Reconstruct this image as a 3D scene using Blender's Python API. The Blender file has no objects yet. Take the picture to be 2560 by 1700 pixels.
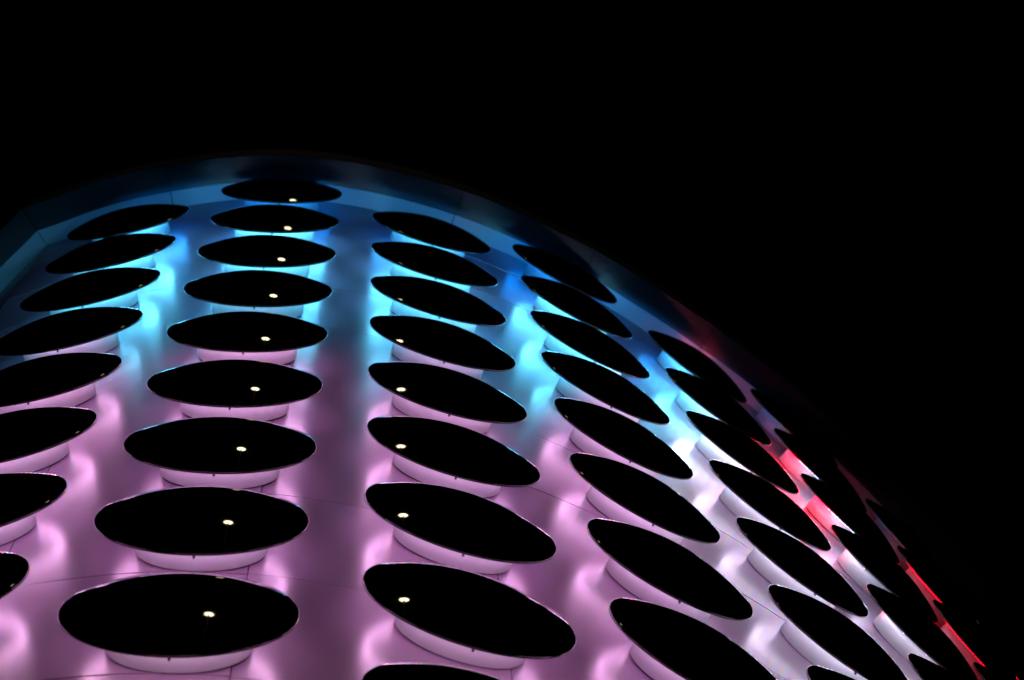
import bpy, math, random
from mathutils import Matrix, Vector

R = math.radians
scene = bpy.context.scene
random.seed(7)
EYE = 1.6                                  # camera height above the pavement

# ------------------------------------------------------------------ camera
# rows: world X, Y, Z written in image axes (right, down, forward)
IMG = ((0.97597737, -0.21787194, 0.0),
       (0.211755, 0.94857599, 0.23529432),
       (-0.05126403, -0.22964193, 0.97192417))
cam_data = bpy.data.cameras.new('camera')
cam_data.sensor_fit = 'HORIZONTAL'
cam_data.sensor_width = 36.0
cam_data.lens = 85.0
cam_data.clip_start = 0.1
cam_data.clip_end = 2000.0
cam_data.dof.use_dof = True
cam_data.dof.focus_distance = 13.5
cam_data.dof.aperture_fstop = 2.8
cam = bpy.data.objects.new('camera', cam_data)
m = Matrix.Identity(4)
for i in range(3):
    m[i][0] = IMG[i][0]
    m[i][1] = -IMG[i][1]
    m[i][2] = -IMG[i][2]
m[2][3] = EYE
cam.matrix_world = m
scene.collection.objects.link(cam)
scene.camera = cam

# ------------------------------------------------------------------ night sky
world = bpy.data.worlds.new('World')
scene.world = world
world.use_nodes = True
wn = world.node_tree.nodes
sky = wn.new('ShaderNodeTexSky')
sky.sky_type = 'NISHITA'
sky.sun_disc = False
sky.sun_elevation = R(-14)
sky.sun_rotation = R(200)
wn['Background'].inputs['Strength'].default_value = 0.01
world.node_tree.links.new(sky.outputs[0], wn['Background'].inputs['Color'])

scene.view_settings.view_transform = 'Standard'
scene.view_settings.look = 'None'
scene.view_settings.gamma = 1.0
scene.view_settings.exposure = 0.0
scene.view_settings.use_curve_mapping = False
scene.render.engine = 'CYCLES'
cy = scene.cycles
cy.use_denoising = True
cy.denoiser = 'OPENIMAGEDENOISE'
cy.denoising_input_passes = 'RGB_ALBEDO_NORMAL'
cy.max_bounces = 7
cy.diffuse_bounces = 4
cy.glossy_bounces = 4
cy.sample_clamp_indirect = 6.0
cy.use_light_tree = True

# ------------------------------------------------------------------ helpers
COL = scene.collection


def mesh_object(name, verts, faces, mat, parent=None, smooth=False):
    me = bpy.data.meshes.new(name)
    me.from_pydata(verts, [], faces)
    me.update()
    if mat:
        me.materials.append(mat)
    if smooth:
        for p in me.polygons:
            p.use_smooth = True
    o = bpy.data.objects.new(name, me)
    COL.objects.link(o)
    o.parent = parent
    return o


def share(src, parent, name=None):
    o = bpy.data.objects.new(name or src.name.split('.')[0], src.data)
    COL.objects.link(o)
    o.parent = parent
    return o


def tag(o, label, cat, group=None, kind=None):
    if label:
        o['label'] = label
    if cat:
        o['category'] = cat
    if group:
        o['group'] = group
    if kind:
        o['kind'] = kind


def empty(name, mat=None):
    o = bpy.data.objects.new(name, None)
    COL.objects.link(o)
    o.empty_display_size = 0.1
    if mat is not None:
        o.matrix_world = mat
    return o


def box(vs, fs, x0, x1, y0, y1, z0, z1, mat=None):
    b = len(vs)
    for z in (z0, z1):
        for x, y in ((x0, y0), (x1, y0), (x1, y1), (x0, y1)):
            v = Vector((x, y, z))
            vs.append(tuple(mat @ v) if mat is not None else tuple(v))
    for f in ((0, 3, 2, 1), (4, 5, 6, 7), (0, 1, 5, 4), (1, 2, 6, 5), (2, 3, 7, 6), (3, 0, 4, 7)):
        fs.append(tuple(b + i for i in f))


def lathe(profile, seg=96):
    """revolve (radius, z) about local Z; radius 0 gives a pole"""
    vs, fs, rings = [], [], []
    for r, z in profile:
        if r < 1e-6:
            rings.append([len(vs)])
            vs.append((0, 0, z))
        else:
            ring = []
            for k in range(seg):
                a = 2 * math.pi * k / seg
                ring.append(len(vs))
                vs.append((r * math.cos(a), r * math.sin(a), z))
            rings.append(ring)
    for a, b in zip(rings[:-1], rings[1:]):
        for k in range(seg):
            k2 = (k + 1) % seg
            if len(a) == 1:
                fs.append((a[0], b[k], b[k2]))
            elif len(b) == 1:
                fs.append((a[k], b[0], a[k2]))
            else:
                fs.append((a[k], b[k], b[k2], a[k2]))
    return vs, fs


# ------------------------------------------------------------------ materials
def new_mat(name):
    mt = bpy.data.materials.new(name)
    mt.use_nodes = True
    nt = mt.node_tree
    return mt, nt, nt.nodes['Principled BSDF']


def N(nt, kind, **kw):
    n = nt.nodes.new(kind)
    for k, v in kw.items():
        setattr(n, k, v)
    return n


def panel_material(name, base, rough, specks=True, tint=(1, 1, 1), metal=0.0, ior=1.5):
    mt, nt, b = new_mat(name)
    L = nt.links.new
    tc = N(nt, 'ShaderNodeTexCoord')
    # soft unevenness of the coating
    n1 = N(nt, 'ShaderNodeTexNoise')
    n1.inputs['Scale'].default_value = 1.7
    n1.inputs['Detail'].default_value = 1
    L(tc.outputs['Object'], n1.inputs['Vector'])
    ramp = N(nt, 'ShaderNodeMapRange')
    ramp.inputs['To Min'].default_value = base * 0.96
    ramp.inputs['To Max'].default_value = base * 1.04
    L(n1.outputs['Fac'], ramp.inputs['Value'])
    comb = N(nt, 'ShaderNodeCombineColor')
    for i in range(3):
        mu = N(nt, 'ShaderNodeMath', operation='MULTIPLY')
        mu.inputs[1].default_value = tint[i]
        L(ramp.outputs[0], mu.inputs[0])
        L(mu.outputs[0], comb.inputs[i])
    col = comb.outputs[0]
    if specks:
        vo = N(nt, 'ShaderNodeTexVoronoi')
        vo.inputs['Scale'].default_value = 5.5
        L(tc.outputs['Object'], vo.inputs['Vector'])
        lt = N(nt, 'ShaderNodeMath', operation='LESS_THAN')
        lt.inputs[1].default_value = 0.016
        L(vo.outputs['Distance'], lt.inputs[0])
        mx = N(nt, 'ShaderNodeMix', data_type='RGBA')
        L(lt.outputs[0], mx.inputs['Factor'])
        L(col, mx.inputs['A'])
        mx.inputs['B'].default_value = (0.25, 0.24, 0.24, 1)
        col = mx.outputs['Result']
    L(col, b.inputs['Base Color'])
    n2 = N(nt, 'ShaderNodeTexNoise')
    n2.inputs['Scale'].default_value = 3.0
    n2.inputs['Detail'].default_value = 2
    L(tc.outputs['Object'], n2.inputs['Vector'])
    r2 = N(nt, 'ShaderNodeMapRange')
    r2.inputs['To Min'].default_value = rough * 0.93
    r2.inputs['To Max'].default_value = rough * 1.10
    L(n2.outputs['Fac'], r2.inputs['Value'])
    L(r2.outputs[0], b.inputs['Roughness'])
    # gentle oil-canning of the sheet
    n3 = N(nt, 'ShaderNodeTexNoise')
    n3.inputs['Scale'].default_value = 1.1
    n3.inputs['Detail'].default_value = 1
    L(tc.outputs['Object'], n3.inputs['Vector'])
    bp = N(nt, 'ShaderNodeBump')
    bp.inputs['Strength'].default_value = 0.06
    bp.inputs['Distance'].default_value = 0.03
    L(n3.outputs['Fac'], bp.inputs['Height'])
    L(bp.outputs[0], b.inputs['Normal'])
    b.inputs['IOR'].default_value = ior
    b.inputs['Metallic'].default_value = metal
    return mt


M_PANEL = panel_material('mauve_gloss_panel', 0.28, 0.296, False, (0.94, 0.62, 0.95), 0.0, 2.1)
M_SOFFIT_UNLIT = panel_material('soffit_painted_unlit', 0.07, 0.17, False)  # darkened colour stands for soffit the LEDs do not reach
M_SOFFIT_LIT = panel_material('soffit_painted_lit', 0.75, 0.13, False)  # white colour stands for soffit lit directly by the LEDs
M_DRUM = panel_material('white_drum_coating', 0.40, 0.31, False, (0.93, 1.0, 1.0), 0.0, 1.8)


def plain(name, colr, rough, metal=0.0, noise=0.0):
    mt, nt, b = new_mat(name)
    b.inputs['Roughness'].default_value = rough
    b.inputs['Metallic'].default_value = metal
    if noise:
        tc = N(nt, 'ShaderNodeTexCoord')
        n1 = N(nt, 'ShaderNodeTexNoise')
        n1.inputs['Scale'].default_value = 6
        n1.inputs['Detail'].default_value = 8
        nt.links.new(tc.outputs['Object'], n1.inputs['Vector'])
        mx = N(nt, 'ShaderNodeMix', data_type='RGBA')
        nt.links.new(n1.outputs['Fac'], mx.inputs['Factor'])
        mx.inputs['A'].default_value = (*[c * (1 - noise) for c in colr], 1)
        mx.inputs['B'].default_value = (*[c * (1 + noise) for c in colr], 1)
        nt.links.new(mx.outputs['Result'], b.inputs['Base Color'])
    else:
        b.inputs['Base Color'].default_value = (*colr, 1)
    return mt


M_DOME, nt_, b_ = new_mat('gloss_black_dome')
b_.inputs['Base Color'].default_value = (0.006, 0.004, 0.003, 1)
b_.inputs['IOR'].default_value = 1.5
tc_ = N(nt_, 'ShaderNodeTexCoord')
no_ = N(nt_, 'ShaderNodeTexNoise')
no_.inputs['Scale'].default_value = 9
no_.inputs['Detail'].default_value = 6
nt_.links.new(tc_.outputs['Object'], no_.inputs['Vector'])
mr_ = N(nt_, 'ShaderNodeMapRange')
mr_.inputs['To Min'].default_value = 0.015
mr_.inputs['To Max'].default_value = 0.045
nt_.links.new(no_.outputs['Fac'], mr_.inputs['Value'])
nt_.links.new(mr_.outputs[0], b_.inputs['Roughness'])

M_BACK = plain('grey_back_plate', (0.06, 0.06, 0.062), 0.5, 0, 0.15)
M_GASKET = plain('black_gasket', (0.012, 0.012, 0.013), 0.7, 0, 0.2)
M_STEEL = plain('dark_steel', (0.05, 0.05, 0.055), 0.4, 0.8, 0.2)
M_SCREW = plain('bright_screw', (0.75, 0.75, 0.77), 0.15, 1.0)
M_BACKING = plain('black_joint_backing', (0.02, 0.02, 0.02), 0.8, 0, 0.2)
M_ROOF = plain('dark_roof_membrane', (0.03, 0.03, 0.032), 0.8, 0, 0.3)
M_PAVING = plain('dark_paving', (0.10, 0.10, 0.10), 0.7, 0, 0.35)
M_POLE = plain('black_painted_pole', (0.015, 0.015, 0.016), 0.6, 0.0, 0.15)

M_LED = bpy.data.materials.new('led_light')
M_LED.use_nodes = True
M_LED.cycles.emission_sampling = 'FRONT'
nt = M_LED.node_tree
nt.nodes.clear()
at = N(nt, 'ShaderNodeAttribute', attribute_name='led_colour')
em = N(nt, 'ShaderNodeEmission')
em.inputs['Strength'].default_value = 16.5
ou = N(nt, 'ShaderNodeOutputMaterial')
nt.links.new(at.outputs['Color'], em.inputs['Color'])
nt.links.new(em.outputs[0], ou.inputs['Surface'])

M_FLOOD = bpy.data.materials.new('warm_flood_lens')
M_FLOOD.use_nodes = True
nt = M_FLOOD.node_tree
nt.nodes.clear()
em = N(nt, 'ShaderNodeEmission')
em.inputs['Color'].default_value = (1.0, 0.83, 0.52, 1)
em.inputs['Strength'].default_value = 20.0
ou = N(nt, 'ShaderNodeOutputMaterial')
nt.links.new(em.outputs[0], ou.inputs['Surface'])


# ------------------------------------------------------------------ plan of the wall
def catmull(pts, n=24):
    out = []
    P = [Vector(p) for p in pts]
    P = [2 * P[0] - P[1]] + P + [2 * P[-1] - P[-2]]
    for i in range(1, len(P) - 2):
        for k in range(n):
            t = k / n
            a, b, c, d = P[i - 1], P[i], P[i + 1], P[i + 2]
            out.append(0.5 * ((2 * b) + (c - a) * t + (2 * a - 5 * b + 4 * c - d) * t * t
                              + (3 * b - a - 3 * c + d) * t ** 3))
    out.append(P[-2])
    return out


class Plan:
    def __init__(self, pts):
        self.p = catmull(pts)
        self.s = [0.0]
        for a, b in zip(self.p[:-1], self.p[1:]):
            self.s.append(self.s[-1] + (b - a).length)

    def at(self, s):
        s = min(max(s, 0.0), self.s[-1] - 1e-6)
        lo, hi = 0, len(self.s) - 1
        while hi - lo > 1:
            md = (lo + hi) // 2
            if self.s[md] <= s:
                lo = md
            else:
                hi = md
        t = (s - self.s[lo]) / (self.s[hi] - self.s[lo])
        p = self.p[lo].lerp(self.p[hi], t)
        return p

    def frame(self, s):
        a, b = self.at(s - 0.08), self.at(s + 0.08)
        t = (b - a).normalized()
        return self.at(s), t, Vector((t.y, -t.x))          # point, tangent, outward

    def edge(self, s, off):
        """point at a distance off in front of the wall; mitred at the corner"""
        p, t, n = self.frame(s)
        if self.mitre is not None:
            d = abs(s - self.mitre[0])
            if d < 0.02:
                n = self.mitre[1]
        return p + n * off

    mitre = None

    def nearest(self, x, y):
        q = Vector((x, y))
        i = min(range(len(self.p)), key=lambda k: (self.p[k] - q).length)
        return self.s[i]


CORNER = (-3.70, 3.250)
COLS = [('Z', (-2.800, 3.168), 1), ('A', (-1.635, 3.297), 0), ('B', (-0.519, 3.768), 1), ('C', (0.458, 4.464), 0),
        ('D', (1.332, 5.317), 1), ('E', (2.076, 6.201), 0), ('F', (2.740, 7.189), 1), ('G', (3.334, 8.248), 0)]
plan = Plan([CORNER] + [c[1] for c in COLS] + [(3.88, 9.32), (4.35, 10.42), (4.75, 11.55)])
wing = Plan([(-6.6, 7.2), (-6.1, 5.9), (-5.5, 4.85), (-4.9, 4.15), (-4.32, 3.65), CORNER])
_n1, _n2 = plan.frame(0.08)[2], wing.frame(wing.s[-1] - 0.08)[2]
_b = (_n1 + _n2).normalized()
_b = _b / _b.dot(_n1)
plan.mitre, wing.mitre = (0.0, _b), (wing.s[-1], _b)
PITCH = 1.286
TOP_ROW = 19.87
SOFFIT = 20.45
SEAM0 = TOP_ROW - 0.295                    # first horizontal joint below the soffit
OFFSET = 0.158                            # wall to rim plane of a disc

# ------------------------------------------------------------------ pavement
pav = mesh_object('pavement', [(-400, -400, 0), (400, -400, 0), (400, 400, 0), (-400, 400, 0)], [(0, 1, 2, 3)], M_PAVING)
tag(pav, None, None, kind='structure')

# ------------------------------------------------------------------ the building
building = empty('building')
tag(building, 'curved pale mauve panelled building wall under a dark projecting roof edge', 'building')

GAP = 0.0028


def wall_panel(pl, s0, s1, h0, h1, tilt, lean, name='panel'):
    nx = max(2, int((s1 - s0) / 0.14))
    vs, fs = [], []
    th = 0.035
    hm, sm = 0.5 * (h0 + h1), 0.5 * (s0 + s1)
    for layer in (0, 1, 2):                # 0: edge ring, 1: back, 2: the front skin, kept apart so that it shades true
        for h in (h0, h1):
            for i in range(nx + 1):
                s = s0 + (s1 - s0) * i / nx
                p, t, n = pl.frame(s)
                out = (h - hm) * tilt + (s - sm) * lean - (th if layer == 1 else 0)
                q = pl.edge(s, out)
                vs.append((q.x, q.y, h + EYE))
    W = nx + 1
    for i in range(nx):
        fs.append((4 * W + i, 4 * W + i + 1, 5 * W + i + 1, 5 * W + i))
        fs.append((2 * W + i, 3 * W + i, 3 * W + i + 1, 2 * W + i + 1))
        fs.append((i, 2 * W + i, 2 * W + i + 1, i + 1))               # lower edge
        fs.append((W + i, W + i + 1, 3 * W + i + 1, 3 * W + i))       # upper edge
    fs.append((0, W, 3 * W, 2 * W))
    fs.append((nx, 2 * W + nx, 3 * W + nx, W + nx))
    o = mesh_object(name, vs, fs, M_PANEL, building)
    for i, p in enumerate(o.data.polygons):
        p.use_smooth = (i < 4 * nx and i % 4 == 0)
    return o


col_s = {c: plan.nearest(*p) for c, p, _ in COLS}
joints = [0.0] + [col_s[c] + 0.23 for c, _, _ in COLS] + [plan.s[-1] - 1.2, plan.s[-1]]
seams = [SOFFIT - 0.004] + [SEAM0 - PITCH * k for k in range(0, 11)]
wing_n = 4
wing_j = [wing.s[-1] * k / wing_n for k in range(wing_n + 1)]
for r_ in range(len(seams) - 1):
    h1, h0 = seams[r_] - GAP, seams[r_ + 1] + GAP
    for pl, js in ((plan, joints), (wing, wing_j)):
        for j in range(len(js) - 1):
            wall_panel(pl, js[j] + GAP, js[j + 1] - GAP, h0, h1,
                       random.uniform(-0.005, 0.005), random.uniform(-0.003, 0.003))
LOW = seams[-1]


def ribbon(pl_list, off, h0, h1, name, mat):
    vs, fs = [], []
    pts = []
    for pl in pl_list:
        n = 60
        for i in range(n + 1):
            pts.append(pl.edge(pl.s[-1] * i / n, off))
    for p in pts:
        vs.append((p.x, p.y, h0 + EYE))
        vs.append((p.x, p.y, h1 + EYE))
    for i in range(len(pts) - 1):
        fs.append((2 * i, 2 * i + 2, 2 * i + 3, 2 * i + 1))
    return mesh_object(name, vs, fs, mat, building, True)


ribbon([wing, plan], -0.06, LOW - 0.2, SOFFIT + 0.3, 'joint_backing', M_BACKING)
ribbon([wing, plan], -0.004, -EYE, LOW - GAP, 'lower_wall', M_PANEL)

# soffit under the roof edge, rising outward; edge of the LED light painted in
RISE = math.tan(R(3.3))
OUT = 0.365


def soffit_panel(pl, s0, s1, o0, o1, name, mat):
    nx = max(2, int((s1 - s0) / 0.14))
    vs, fs = [], []
    for lay in (0, 0.04):
        for off in (o0, o1):
            for i in range(nx + 1):
                q = pl.edge(s0 + (s1 - s0) * i / nx, off)
                vs.append((q.x, q.y, SOFFIT + EYE + off * RISE + lay))
    W = nx + 1
    for i in range(nx):
        fs.append((i, W + i, W + i + 1, i + 1))
        fs.append((2 * W + i, 2 * W + i + 1, 3 * W + i + 1, 3 * W + i))
        fs.append((W + i, 3 * W + i, 3 * W + i + 1, W + i + 1))
        fs.append((i, i + 1, 2 * W + i + 1, 2 * W + i))
    fs.append((0, 2 * W, 3 * W, W))
    fs.append((nx, W + nx, 3 * W + nx, 2 * W + nx))
    return mesh_object(name, vs, fs, mat, building)


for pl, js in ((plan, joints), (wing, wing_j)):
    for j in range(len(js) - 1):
        soffit_panel(pl, js[j] + 0.004, js[j + 1] - 0.004, -0.03, 0.143, 'soffit_lit_band', M_SOFFIT_LIT)  # inner band out to the LED plane, light painted in as white
        soffit_panel(pl, js[j] + 0.004, js[j + 1] - 0.004, 0.145, OUT, 'soffit_panel', M_SOFFIT_UNLIT)  # outer part beyond the LED plane, shade painted in as dark

# roof edge strip and roof slab above the soffit
edge_pts = []
for pl in (wing, plan):
    for i in range(61):
        edge_pts.append(pl.edge(pl.s[-1] * i / 60, OUT + 0.004))
z0, z1 = SOFFIT + EYE + OUT * RISE + 0.002, SOFFIT + EYE + 0.34
vs, fs = [], []
for p in edge_pts:
    vs += [(p.x, p.y, z0), (p.x, p.y, z1)]
for i in range(len(edge_pts) - 1):
    fs.append((2 * i, 2 * i + 2, 2 * i + 3, 2 * i + 1))
mesh_object('fascia', vs, fs, M_GASKET, building, True)
vs = [(p.x, p.y, z1 - 0.001) for p in edge_pts] + [(4.6, 13.0, z1 - 0.001), (-6.4, 13.0, z1 - 0.001)]
mesh_object('roof', vs, [tuple(range(len(vs)))], M_ROOF, building)

# ------------------------------------------------------------------ disc lamps
# shared meshes, local axes: X along the wall, Y up, Z out of the wall


def dome_z(r):
    q = r / 0.5
    return 0.100 * (1 - q ** 2)


prof = [(0, dome_z(0))]
for k in range(1, 25):
    r = 0.488 * math.sin(0.5 * math.pi * k / 24)
    prof.append((r, dome_z(r)))
prof += [(0.4930, 0.0022), (0.4965, -0.0010), (0.4985, -0.0050), (0.4988, -0.0120),
         (0.4965, -0.0165), (0.4930, -0.0180), (0.4890, -0.0150)]
prof = [(r, z + OFFSET) for r, z in prof]
v_, f_ = lathe(prof, 112)
SRC_DOME = mesh_object('dome', v_, [tuple(reversed(f)) for f in f_], M_DOME, None, True)
v_, f_ = lathe([(0.487, OFFSET - 0.015), (0.300, OFFSET - 0.010)], 64)
SRC_BACK = mesh_object('back_plate', v_, f_, M_BACK)
v_, f_ = lathe([(0.300, OFFSET - 0.004), (0.308, OFFSET - 0.006), (0.308, 0.005), (0.306, 0.003), (0.292, 0.003)], 96)
SRC_DRUM = mesh_object('drum', v_, f_, M_DRUM, None, True)
v_, f_ = lathe([(0.297, 0.012), (0.297, -0.03)], 64)
SRC_GASK = mesh_object('gasket', v_, f_, M_GASKET, None, True)
vs, fs = [], []
for k in range(10):
    a = 2 * math.pi * (k + 0.3) / 10
    mt = Matrix.Rotation(a, 4, 'Z') @ Matrix.Translation((0.308, 0, OFFSET - 0.045)) @ Matrix.Rotation(R(90), 4, 'Y')
    b0 = len(vs)
    for zz, rr in ((-0.002, 0.0075), (0.004, 0.0065), (0.006, 0.003)):
        for i in range(8):
            vs.append(tuple(mt @ Vector((rr * math.cos(i * math.pi / 4), rr * math.sin(i * math.pi / 4), zz))))
    for q in range(2):
        for i in range(8):
            i2 = (i + 1) % 8
            fs.append((b0 + q * 8 + i, b0 + q * 8 + i2, b0 + q * 8 + 8 + i2, b0 + q * 8 + 8 + i))
    fs.append(tuple(b0 + 16 + i for i in range(8)))
SRC_SCREW = mesh_object('drum_screws', vs, fs, M_SCREW)
v_, f_ = lathe([(0.0, 0.021), (0.005, 0.021), (0.007, 0.018), (0.007, 0.0), (0.0, 0.0)], 12)
SRC_BOLT = mesh_object('rim_bolt', [(x, -0.482 - z, OFFSET - 0.022 + y) for x, y, z in v_], f_, M_STEEL, None, True)
SRC = [SRC_DOME, SRC_BACK, SRC_DRUM, SRC_GASK, SRC_SCREW, SRC_BOLT]

NLED = 96
LED_R = 0.42


def smooth(a, b, x):
    t = min(max((x - a) / (b - a), 0.0), 1.0)
    return t * t * (3 - 2 * t)


def mix(a, b, t):
    return tuple(x + (y - x) * t for x, y in zip(a, b))


BLUE, CYAN, PINK, RED, PALE = (0.0, 0.22, 0.95), (0.11, 0.62, 1.0), (1.0, 0.46, 0.95), (1.0, 0.0, 0.02), (0.78, 0.78, 1.0)


def led_colour(c, h):
    """colour the animated lights show at column c and height h"""
    edge = 15.0 + 0.9 * smooth(1.2, 2.2, c) + 0.9 * smooth(2.2, 3.4, c) + 0.8 * smooth(3.3, 4.2, c)
    col = mix(PINK, CYAN, smooth(edge - 0.4, edge + 0.5, h))
    col = mix(col, BLUE, smooth(18.3, 19.7, h))
    k = 1.0
    col = mix(col, (1.0, 0.55, 0.82), 0.7 * (1 - smooth(8.5, 11.0, h)))
    col = mix(col, PALE, 0.75 * smooth(1.9, 2.7, c) * (1 - smooth(16.5, 18.0, h)))
    red = smooth(3.05, 3.2, c) * (1 - smooth(3.72, 3.86, c)) * smooth(15.7, 16.6, h)
    red = max(red, smooth(4.15, 4.33, c) * smooth(10.8, 13.0, h))
    col = mix(col, (0.45, 0.62, 1.0), 0.7 * smooth(3.7, 3.85, c) * (1 - smooth(4.2, 4.35, c)) * smooth(14.5, 16.0, h))
    red *= 1 - 0.9 * smooth(18.6, 19.2, h)
    col = mix(col, RED, red)
    k *= 1 - 0.15 * smooth(19.1 - 0.5 * smooth(2.5, 4.0, c), 20.1 - 0.6 * smooth(2.5, 4.0, c), h)
    k *= 1 - 0.92 * smooth(2.9, 3.7, c) * smooth(17.9, 18.9, h)
    k *= 1 + 1.8 * red * (1 - smooth(4.0, 4.2, c))
    k *= 1 + 1.7 * smooth(15.5, 17.0, h) * (1 - smooth(18.6, 19.4, h))
    k *= 1 + 0.2 * smooth(1.9, 2.8, c)
    far = smooth(4.15, 4.33, c)
    k *= 1 + far * (3.0 * (1 - smooth(14.6, 15.8, h)) - 0.9 * smooth(14.6, 15.8, h))
    k *= 1 - 0.68 * smooth(3.7, 3.9, c) * (1 - smooth(4.1, 4.3, c)) * smooth(13.0, 15.5, h)
    k *= 1 - 0.6 * (1 - smooth(-1.33, -1.05, c)) * smooth(-1.6, -1.5, c) * smooth(14.5, 17.0, h)
    return tuple(x * k for x in col)


def led_ring(ci, h, parent, gain):
    vs, fs, cols = [], [], []
    zb = OFFSET - 0.0128
    for k in range(NLED):
        a = 2 * math.pi * k / NLED
        mt = Matrix.Rotation(a, 4, 'Z')
        x0, x1, w, d = LED_R - 0.008, LED_R + 0.008, 0.0085, 0.013
        b0 = len(vs)
        for z, g in ((zb, 1.0), (zb - d, 0.85)):
            for x, y in ((x0, -w), (x1, -w), (x1, w), (x0, w)):
                xm = 0.5 * (x0 + x1)
                vs.append(tuple(mt @ Vector((xm + (x - xm) * g, y * g, z))))
        for f in ((4, 7, 6, 5), (0, 4, 5, 1), (1, 5, 6, 2), (2, 6, 7, 3), (3, 7, 4, 0)):
            fs.append(tuple(b0 + i for i in f))
        c = led_colour(ci + LED_R * math.cos(a) / 1.24, h + LED_R * math.sin(a))
        sk = ((1.55, 0.72, 0.72), (0.75, 1.5, 0.75), (0.72, 0.78, 1.5))[k % 3]
        if c[1] < 0.06 * c[0]:
            sk = (1, 1, 1)
        cc = [x * y * gain for x, y in zip(c, sk)]
        for g in (0.45, 1.0, 1.7, 1.0, 1.7):                 # the lens throws most light sideways
            cols.append((cc[0] * g, cc[1] * g, cc[2] * g, 1.0))
    o = mesh_object('led_ring', vs, fs, M_LED, parent)
    attr = o.data.attributes.new('led_colour', 'FLOAT_COLOR', 'FACE')
    for i, c in enumerate(cols):
        attr.data[i].color = c
    return o


ORD = ['topmost', 'second from top', 'third from top', 'fourth from top', 'fifth from top', 'sixth from top',
       'seventh from top', 'eighth from top', 'ninth from top', 'tenth from top', 'eleventh from top']
CNAME = ['leftmost column', 'second column from left', 'third column from left', 'fourth column from left',
         'fifth column from left', 'sixth column from left', 'seventh column from left', 'rightmost column']


def image_xy(p):
    q = [sum(p[i] * IMG[i][j] for i in range(3)) for j in range(3)]
    f = 85.0 / 36.0
    return 0.5 + f * q[0] / q[2], 0.5 * 680 / 1024 + f * q[1] / q[2]


first = True
wing_pos = wing.at(wing.s[-1] - 1.72)
for ci, (cn, pos, stag) in enumerate(COLS + [('X', (wing_pos.x, wing_pos.y), 1)]):
    on_wing = cn == 'X'
    if on_wing:
        p, t, n = wing.frame(wing.s[-1] - 1.72)
        ci = -2
    else:
        p, t, n = plan.frame(col_s[cn])
    p = Vector(pos)
    mt = Matrix(((t.x, 0, n.x, p.x), (t.y, 0, n.y, p.y), (0, 1, 0, 0), (0, 0, 0, 1)))
    for row in range(11):
        h = TOP_ROW - PITCH * (row + 0.5 * stag)
        u, v = image_xy((p.x + n.x * OFFSET, p.y + n.y * OFFSET, h))
        if on_wing:
            if row > 2:
                continue
        elif u < -0.14 or v > 0.664 + 0.10 or u > 1.10:
            continue
        mm = mt.copy()
        mm[2][3] = h + EYE
        mm = mm @ Matrix.Rotation(R(random.uniform(-0.35, 0.35)), 4, 'X') @ Matrix.Rotation(R(random.uniform(-0.35, 0.35)), 4, 'Y')
        root = empty('wall_disc', mm)
        c = led_colour(ci - 1, h - 0.3)
        hue = 'red' if c[1] < 0.15 * c[0] else ('blue' if c[0] < 0.75 * c[2] else 'pink')
        where = 'left corner column' if on_wing else CNAME[ci]
        tag(root, f'glossy black domed disc, {hue} glow behind, {ORD[row]} in {where}', 'wall light',
            'black domed discs on the wall')
        for sobj in SRC:
            if first:
                sobj.parent = root
            else:
                share(sobj, root)
        first = False
        led_ring(ci - 1, h, root, random.uniform(0.86, 1.14))

# ------------------------------------------------------------------ floodlight mast behind the viewer
MX, MY = 7.6, -23.8
mast = empty('floodlight_mast', Matrix.Translation((MX, MY, 0)))
tag(mast, 'tall floodlight mast, its warm lamps mirrored as dots in the discs', 'light mast')
v_, f_ = lathe([(0.42, 0.0), (0.42, 0.05), (0.30, 0.06), (0.11, 44.6), (0.0, 44.6)], 20)
mesh_object('pole', v_, f_, M_POLE, mast, True)
aim = Vector((-1.0 - MX, 3.3 - MY, 0)).normalized()
az = math.atan2(aim.y, aim.x)


def flood(z, side, size, down, tall):
    base = Matrix.Translation((0, 0, z)) @ Matrix.Rotation(az, 4, 'Z') @ Matrix.Translation((0.35, side, 0)) \
        @ Matrix.Rotation(down, 4, 'Y')
    vs, fs = [], []
    hs = size / 2
    box(vs, fs, -0.22, 0.02, -hs, hs, -hs * tall, hs * tall, base)
    box(vs, fs, 0.0, 2.5, -hs, hs, -hs * tall - 0.06, -hs * tall - 0.01, base)  # added visor plate, keeps the lens light off the pole
    box(vs, fs, -0.40, -0.20, -hs * 0.55, hs * 0.55, -hs * 0.4, hs * 0.4, base)
    hd = mesh_object('flood_head', vs, fs, M_STEEL, mast)
    v, f = lathe([(hs * 0.92, 0.0), (hs * 0.90, 0.03), (hs * 0.5, 0.07), (0.0, 0.09)], 24)
    turn = base @ Matrix.Translation((0.022, 0, 0)) @ Matrix.Rotation(R(90), 4, 'Y') @ Matrix.Scale(tall, 4, (1, 0, 0))
    vs, fs = [tuple(turn @ Vector(q)) for q in v], f
    mesh_object('lens', vs, fs, M_FLOOD, hd)


vs, fs = [], []
rot = Matrix.Rotation(az, 4, 'Z')
box(vs, fs, -0.08, 0.08, -1.5, 1.5, 43.92, 44.08, rot)
mesh_object('crossbar', vs, fs, M_POLE, mast)
flood(44.0, 0.0, 1.7, R(42), 1.5)
